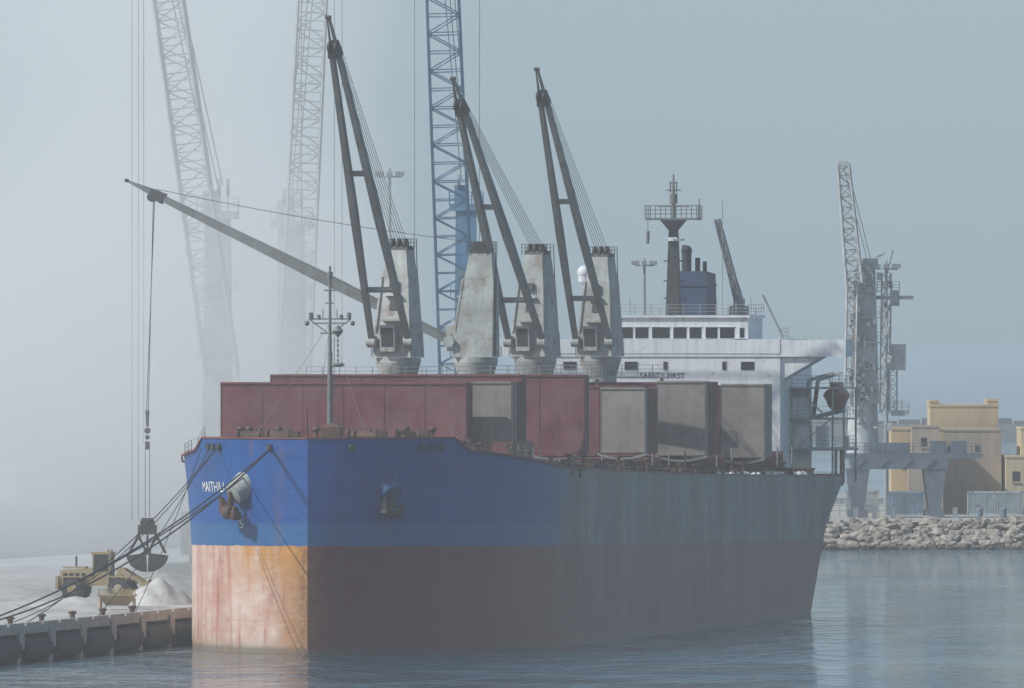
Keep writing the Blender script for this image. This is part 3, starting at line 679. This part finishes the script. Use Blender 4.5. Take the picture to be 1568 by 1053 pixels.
# ------------------------------------------------------------------ far pier crane
pe=empty('dockside_jib_crane',(37.7,1630,0));a=MB();b=MB();c=MB()
for x in(-.6,7.6):
    for y in(-4,4):
        b.hexa([(x-.5,y-.8,2.8),(x+.5,y-.8,2.8),(x+.5,y+.8,2.8),(x-.5,y+.8,2.8)],[(x-1.2,y-.9,8),(x+1.2,y-.9,8),(x+1.2,y+.9,8),(x-1.2,y+.9,8)])
        b.box(x-1.0,x+1.0,y-1,y+1,2.8,3.6)
b.box(-1.4,9.0,-5,5,8.02,9.1);b.box(-2,12.6,-3,3,9.12,9.7);b.box(.8,5,-2.5,2.5,9.72,10.8)
for x0 in(9.4,7.2): b.box(x0,x0+1.7,-2,2,9.72,11.0)
for x0 in(-1,1.5,4,6.5): b.bar((x0,-5.05,8.0),(x0+1.2,-5.05,9.1),.08)
b.rail([(-2,-3,9.7),(12.6,-3,9.7)],1.1,1.0,.05)
a.cyl((0,0,9.7),(0,0,15),1.75,1.55,n=20);a.hexa([(-1.5,-1.5,15),(1.7,-1.5,15),(1.7,1.5,15),(-1.5,1.5,15)],[(-1.0,-1.1,29.5),(1.3,-1.1,29.5),(1.3,1.1,29.5),(-1.0,1.1,29.5)])
for z in(16,18.7,21.5,24.2,27): a.box(-1.9,2.1,-1.9,1.9,z,z+.15);a.rail([(-1.9,-1.9,z+.15),(2.1,-1.9,z+.15)],1,.9,.04)
a.lattice((-1.5,-2.4,14),(-1.2,-2.4,28.5),1.1,1.1,12,.10,.06);a.lattice((-1.0,-2.6,28),(-2.2,-4,40.6),1.7,1.2,11,.14,.085)
a.box(-2.7,-1.7,-4.4,-3.6,40.4,41.0)
a.lattice((2.3,-1,14),(2.5,-1,29),1.0,1.0,12,.07,.045)
a.box(2.8,4.6,-1,1.2,18.6,21.4);a.box(3.0,4.9,-1,1,13.7,14.3);a.rail([(2.6,-1,14.3),(4.9,-1,14.3)],1,.7,.04);a.lattice((3.2,0,14.2),(3.2,0,19),.9,.9,5,.06,.04)
a.box(1.3,5.4,-.6,.6,26.2,26.6);a.box(3.0,3.9,-.7,.7,25.5,27.2);a.rail([(1.5,-.8,27.2),(3.9,-.8,27.2)],.9,.7,.04)
a.box(-.8,1.6,-1.3,1.3,29.5,30.6);a.bar((1.2,0,30.6),(2.4,0,31.2),.12);a.bar((2.6,-1,29),(3.2,-1,31.5),.06)
for k in range(5): a.bar((2.0,-1.2,14+k*3),(3.0,-1.2,17+k*3),.07)
for q_ in(-.2,.2): c.bar((q_-2.0,-4,40.5),(q_+.6,0,30.6),.03)
random.seed(3)
for k in range(60):
    z=random.uniform(12,30);x=random.uniform(-1.7,2.8);w=random.uniform(.15,.5);a.box(x,x+w,-2.3,-1.6,z,z+random.uniform(.2,.9))
a.build('slewing_tower_and_jib',M['portcrane'],pe);b.build('portal_base',M['portblue'],pe);c.build('ropes',M['wire'],pe)

# ------------------------------------------------------------------ far pier
fg=MB();fg.box(10,160,1592,1765,-2,2.8)
fg.build('far_pier_ground',M['concrete'])
import bmesh
bm=bmesh.new();bmesh.ops.create_icosphere(bm,subdivisions=2,radius=1);iv=[v.co.copy() for v in bm.verts];iff=[tuple(v.index for v in f.verts) for f in bm.faces];bm.free()
random.seed(11);rk=MB()
for i in range(1500):
    x=random.uniform(8,100);t=random.random();y=1581+t*11;z=-.2+t*3.0+random.uniform(-.15,.25);r=random.uniform(.3,.72)
    ph=[random.uniform(0,6) for _ in range(3)];sx_,sy_,sz_=random.uniform(.7,1.4),random.uniform(.7,1.2),random.uniform(.55,.95)
    ax=Vector((random.random()-.5,random.random()-.5,random.random()-.5)).normalized();R=Matrix.Rotation(random.uniform(0,6),3,ax)
    vs=[]
    for v in iv:
        k=r*(1+.22*math.sin(3*v.x+ph[0])*math.sin(3.3*v.y+ph[1])+.12*math.sin(5*v.z+ph[2]))
        w=Vector((max(-.72,min(.72,v.x)),max(-.7,min(.7,v.y)),max(-.68,min(.68,v.z))))*k*1.2
        w=R@w;vs.append((x+w.x*sx_,y+w.y*sy_,z+w.z*sz_))
    rk.add(vs,iff)
m,nt=newmat('breakwater_rock');tc=nd(nt,'ShaderNodeTexCoord').outputs['Object']
n1=noise(nt,tc,.9,5,.6);n2=noise(nt,tc,4,4,.6)
sz=nd(nt,'ShaderNodeSeparateXYZ',{0:tc}).outputs[2]
c=mix(nt,mrange(nt,n1,.35,.65),(.16,.135,.11),(.42,.36,.30));c=mix(nt,mrange(nt,n2,.5,.7,0,.5),c,(.13,.11,.09));c=mix(nt,mrange(nt,sz,.7,.2),c,(.04,.04,.035))
finish(nt,c,.9,bump=n2,bd=.1);rk.build('rock_breakwater',m)

def building(name,parts,mat,wins=(),par=None):
    e=empty(name);w=MB();g=MB()
    for p in parts:
        w.box(*p); x0,x1,y0,y1,z0,z1=p; w.box(x0-.08,x1+.08,y0-.08,y1+.08,z1+.003,z1+.25)
    for x0,x1,y,z0,z1 in wins:
        g.box(x0,x1,y-.05,y-.003,z0,z1);w.box(x0-.1,x1+.1,y-.15,y-.003,z0-.14,z0-.01)
    w.build('walls',mat,e)
    if wins: g.build('windows',M['glass'],e)
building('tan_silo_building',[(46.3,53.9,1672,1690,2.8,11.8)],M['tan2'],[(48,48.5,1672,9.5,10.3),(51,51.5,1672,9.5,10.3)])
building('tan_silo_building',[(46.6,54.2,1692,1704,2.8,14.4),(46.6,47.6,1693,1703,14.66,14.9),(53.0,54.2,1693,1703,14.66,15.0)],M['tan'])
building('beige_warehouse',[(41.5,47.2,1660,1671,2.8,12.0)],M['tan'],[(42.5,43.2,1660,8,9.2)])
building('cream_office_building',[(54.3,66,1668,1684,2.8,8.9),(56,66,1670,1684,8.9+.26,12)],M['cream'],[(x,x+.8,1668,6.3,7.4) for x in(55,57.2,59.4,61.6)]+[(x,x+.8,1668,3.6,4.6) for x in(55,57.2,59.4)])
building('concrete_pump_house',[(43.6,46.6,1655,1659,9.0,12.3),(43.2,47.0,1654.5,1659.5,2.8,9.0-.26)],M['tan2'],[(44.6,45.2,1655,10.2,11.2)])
def container(x,y,mat,L_=6.0,z=2.8):
    mb=MB();mb.box(x,x+L_,y,y+2.4,z+.1,z+2.5)
    n=int(L_/.28)
    for i in range(n): mb.box(x+.1+i*.28,x+.22+i*.28,y-.06,y-.003,z+.25,z+2.35)
    for xx in(x-.04,x+L_-.08): mb.box(xx,xx+.12,y-.09,y+.1,z,z+2.6)
    mb.box(x,x+L_,y-.09,y-.062,z,z+.22);mb.box(x,x+L_,y-.09,y-.062,z+2.36,z+2.6)
    mb.build('shipping_container',mat)
container(40.9,1650,M['contblue'],3.9);container(49.6,1652,M['contpale'],6.0);container(55.8,1652,M['contpale'],6.0);container(61.8,1652,M['contblue'],6.0);container(36.6,1664,M['contpale'],3.6)
fe=MB();fe.rail([(34,1640,2.8),(41,1640,2.8)],1.8,1.2,.05)
for x in(36.4,38.4,40.4,47,52): fe.box(x,x+.5,1618,1618.5,2.8,4.0)
fe.build('pier_fence',M['grey'])
for i,x in enumerate((49.5,52.0,57)):
    mb=MB();mb.cyl((0,0,2.8),(0,0,3.9),.32,n=12);mb.cyl((0,0,3.9),(0,0,4.1),.42,.3,n=12);mb.cyl((0,0,2.8),(0,0,3.0),.5,n=12);mb.build('pier_bollard',M['portblue'],loc=(x,1605,0))
db=MB()
db.hexa([(60,3290,-2),(700,3290,-2),(700,3310,-2),(60,3310,-2)],[(62,3296,3.6),(700,3296,3.6),(700,3306,3.6),(62,3306,3.6)])
for k in range(60): db.box(64+k*5,68.6+k*5,3297,3299,3.61,4.3+.3*((k*7)%3))
db.build('distant_breakwater',M['stock'])

# ------------------------------------------------------------------ sea
m,nt=newmat('harbour_water');tc=nd(nt,'ShaderNodeTexCoord').outputs['Object']
n0=noise(nt,tc,1.0,3,.5,(.20,.07,1))
n1=noise(nt,tc,1.0,3,.55,(.6,.30,1));n2=noise(nt,tc,1.0,3,.6,(2.2,1.0,1));n3=noise(nt,tc,1.0,3,.5,(.03,.012,1))
h=mth(nt,'ADD',mth(nt,'ADD',mth(nt,'MULTIPLY',n1,1.5),mth(nt,'MULTIPLY',n2,.35)),mth(nt,'MULTIPLY',n0,3.6))
amp=mrange(nt,n3,.35,.65,.5,1.3)
p=nd(nt,'ShaderNodeBsdfPrincipled',{'Base Color':(.006,.052,.078,1),'Roughness':.05,'IOR':1.33})
bp=nd(nt,'ShaderNodeBump',{'Height':mth(nt,'MULTIPLY',h,amp),'Strength':1.0,'Distance':.50});nt.links.new(bp.outputs[0],p.inputs['Normal'])
o=nd(nt,'ShaderNodeOutputMaterial');nt.links.new(p.outputs[0],o.inputs[0])
wm=MB();wm.add([(-30000,-500,0),(30000,-500,0),(30000,45000,0),(-30000,45000,0)],[(0,1,2,3)]);wm.build('sea_water',m)

# ------------------------------------------------------------------ haze & dust
def vol(x0,x1,y0,y1,z0,z1):
    mb=MB();cx,cy,cz=(x0+x1)/2,(y0+y1)/2,(z0+z1)/2
    mb.box(x0-cx,x1-cx,y0-cy,y1-cy,z0-cz,z1-cz);return mb,(cx,cy,cz)
def addsh(nt,a,b):
    s=nt.nodes.new('ShaderNodeAddShader');nt.links.new(a,s.inputs[0]);nt.links.new(b,s.inputs[1]);return s.outputs[0]
m,nt=newmat('sea_haze')
v=nd(nt,'ShaderNodeVolumeScatter',{'Color':(1,1,1,1),'Density':1.45e-4,'Anisotropy':0.0})
va=nd(nt,'ShaderNodeVolumeAbsorption',{'Color':(.62,.86,1,1),'Density':1.45e-4})
o=nd(nt,'ShaderNodeOutputMaterial');nt.links.new(addsh(nt,v.outputs[0],va.outputs[0]),o.inputs['Volume'])
mb,c0=vol(-3000,3000,-300,11000,.3,320);mb.build('haze',m,loc=c0)
m,nt=newmat('mineral_dust');tc=nd(nt,'ShaderNodeTexCoord').outputs['Object']
x0,x1,y0,y1,z0,z1=-70,-2,1122,1290,2.6,62
mb,c0=vol(x0,x1,y0,y1,z0,z1)
s_=nd(nt,'ShaderNodeSeparateXYZ',{0:tc});nz=noise(nt,tc,.06,3,.6)
xw=mth(nt,'ADD',mth(nt,'ADD',s_.outputs[0],c0[0]),mth(nt,'MULTIPLY',mth(nt,'SUBTRACT',nz,.5),30))
zw=mth(nt,'ADD',s_.outputs[2],c0[2])
gx=mrange(nt,xw,-22,-6,1,0,True)
gz=mrange(nt,zw,20,42,1,.30,True);gz2=mrange(nt,zw,2.6,15,.25,1,True)
gn=mrange(nt,nz,.32,.68,.35,1.7)
gl_=mrange(nt,xw,-45,-28,.55,1)
den=mth(nt,'MULTIPLY',mth(nt,'MULTIPLY',gx,gz),mth(nt,'MULTIPLY',gn,mth(nt,'MULTIPLY',gl_,gz2)))
den=mth(nt,'MULTIPLY',den,.028)
v=nd(nt,'ShaderNodeVolumeScatter',{'Color':(1,1,1,1),'Density':den,'Anisotropy':.0})
# stands in for the light scattered many times inside the bright dust
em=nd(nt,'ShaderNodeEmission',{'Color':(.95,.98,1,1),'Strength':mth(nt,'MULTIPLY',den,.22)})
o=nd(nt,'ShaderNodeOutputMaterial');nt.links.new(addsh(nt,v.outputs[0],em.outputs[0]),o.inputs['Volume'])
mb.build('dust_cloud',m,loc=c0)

# ------------------------------------------------------------------ light
EL=math.radians(42);hd=Vector((-.93,-.37,0)).normalized()
sd=Vector((hd.x*math.cos(EL),hd.y*math.cos(EL),math.sin(EL)))
su=bpy.data.lights.new('sun','SUN');su.energy=4.8;su.angle=math.radians(.5);su.color=(1,.95,.86)
so=bpy.data.objects.new('sun',su);C.scene.collection.objects.link(so);so.rotation_euler=sd.to_track_quat('Z','Y').to_euler()
w=bpy.data.worlds.new('World');C.scene.world=w;w.use_nodes=True;nt=w.node_tree;nt.nodes.clear()
sk=nt.nodes.new('ShaderNodeTexSky');sk.sky_type='NISHITA';sk.sun_disc=False;sk.sun_elevation=EL;sk.sun_rotation=math.atan2(hd.x,hd.y);sk.air_density=1.2;sk.dust_density=.9;sk.ozone_density=2.2
bg=nt.nodes.new('ShaderNodeBackground');bg.inputs[1].default_value=.125
nt.links.new(sk.outputs[0],bg.inputs[0]);o=nt.nodes.new('ShaderNodeOutputWorld');nt.links.new(bg.outputs[0],o.inputs[0])
# ------------------------------------------------------------------ camera
cd=bpy.data.cameras.new('camera');cd.lens=533.6;cd.sensor_width=36;cd.clip_start=1;cd.clip_end=100000
co=bpy.data.objects.new('camera',cd);C.scene.collection.objects.link(co);co.location=(0,0,21.8);co.rotation_euler=(math.radians(90-.0136),0,0)
C.scene.camera=co
C.scene.view_settings.view_transform='Standard';C.scene.view_settings.look='None';C.scene.view_settings.exposure=0
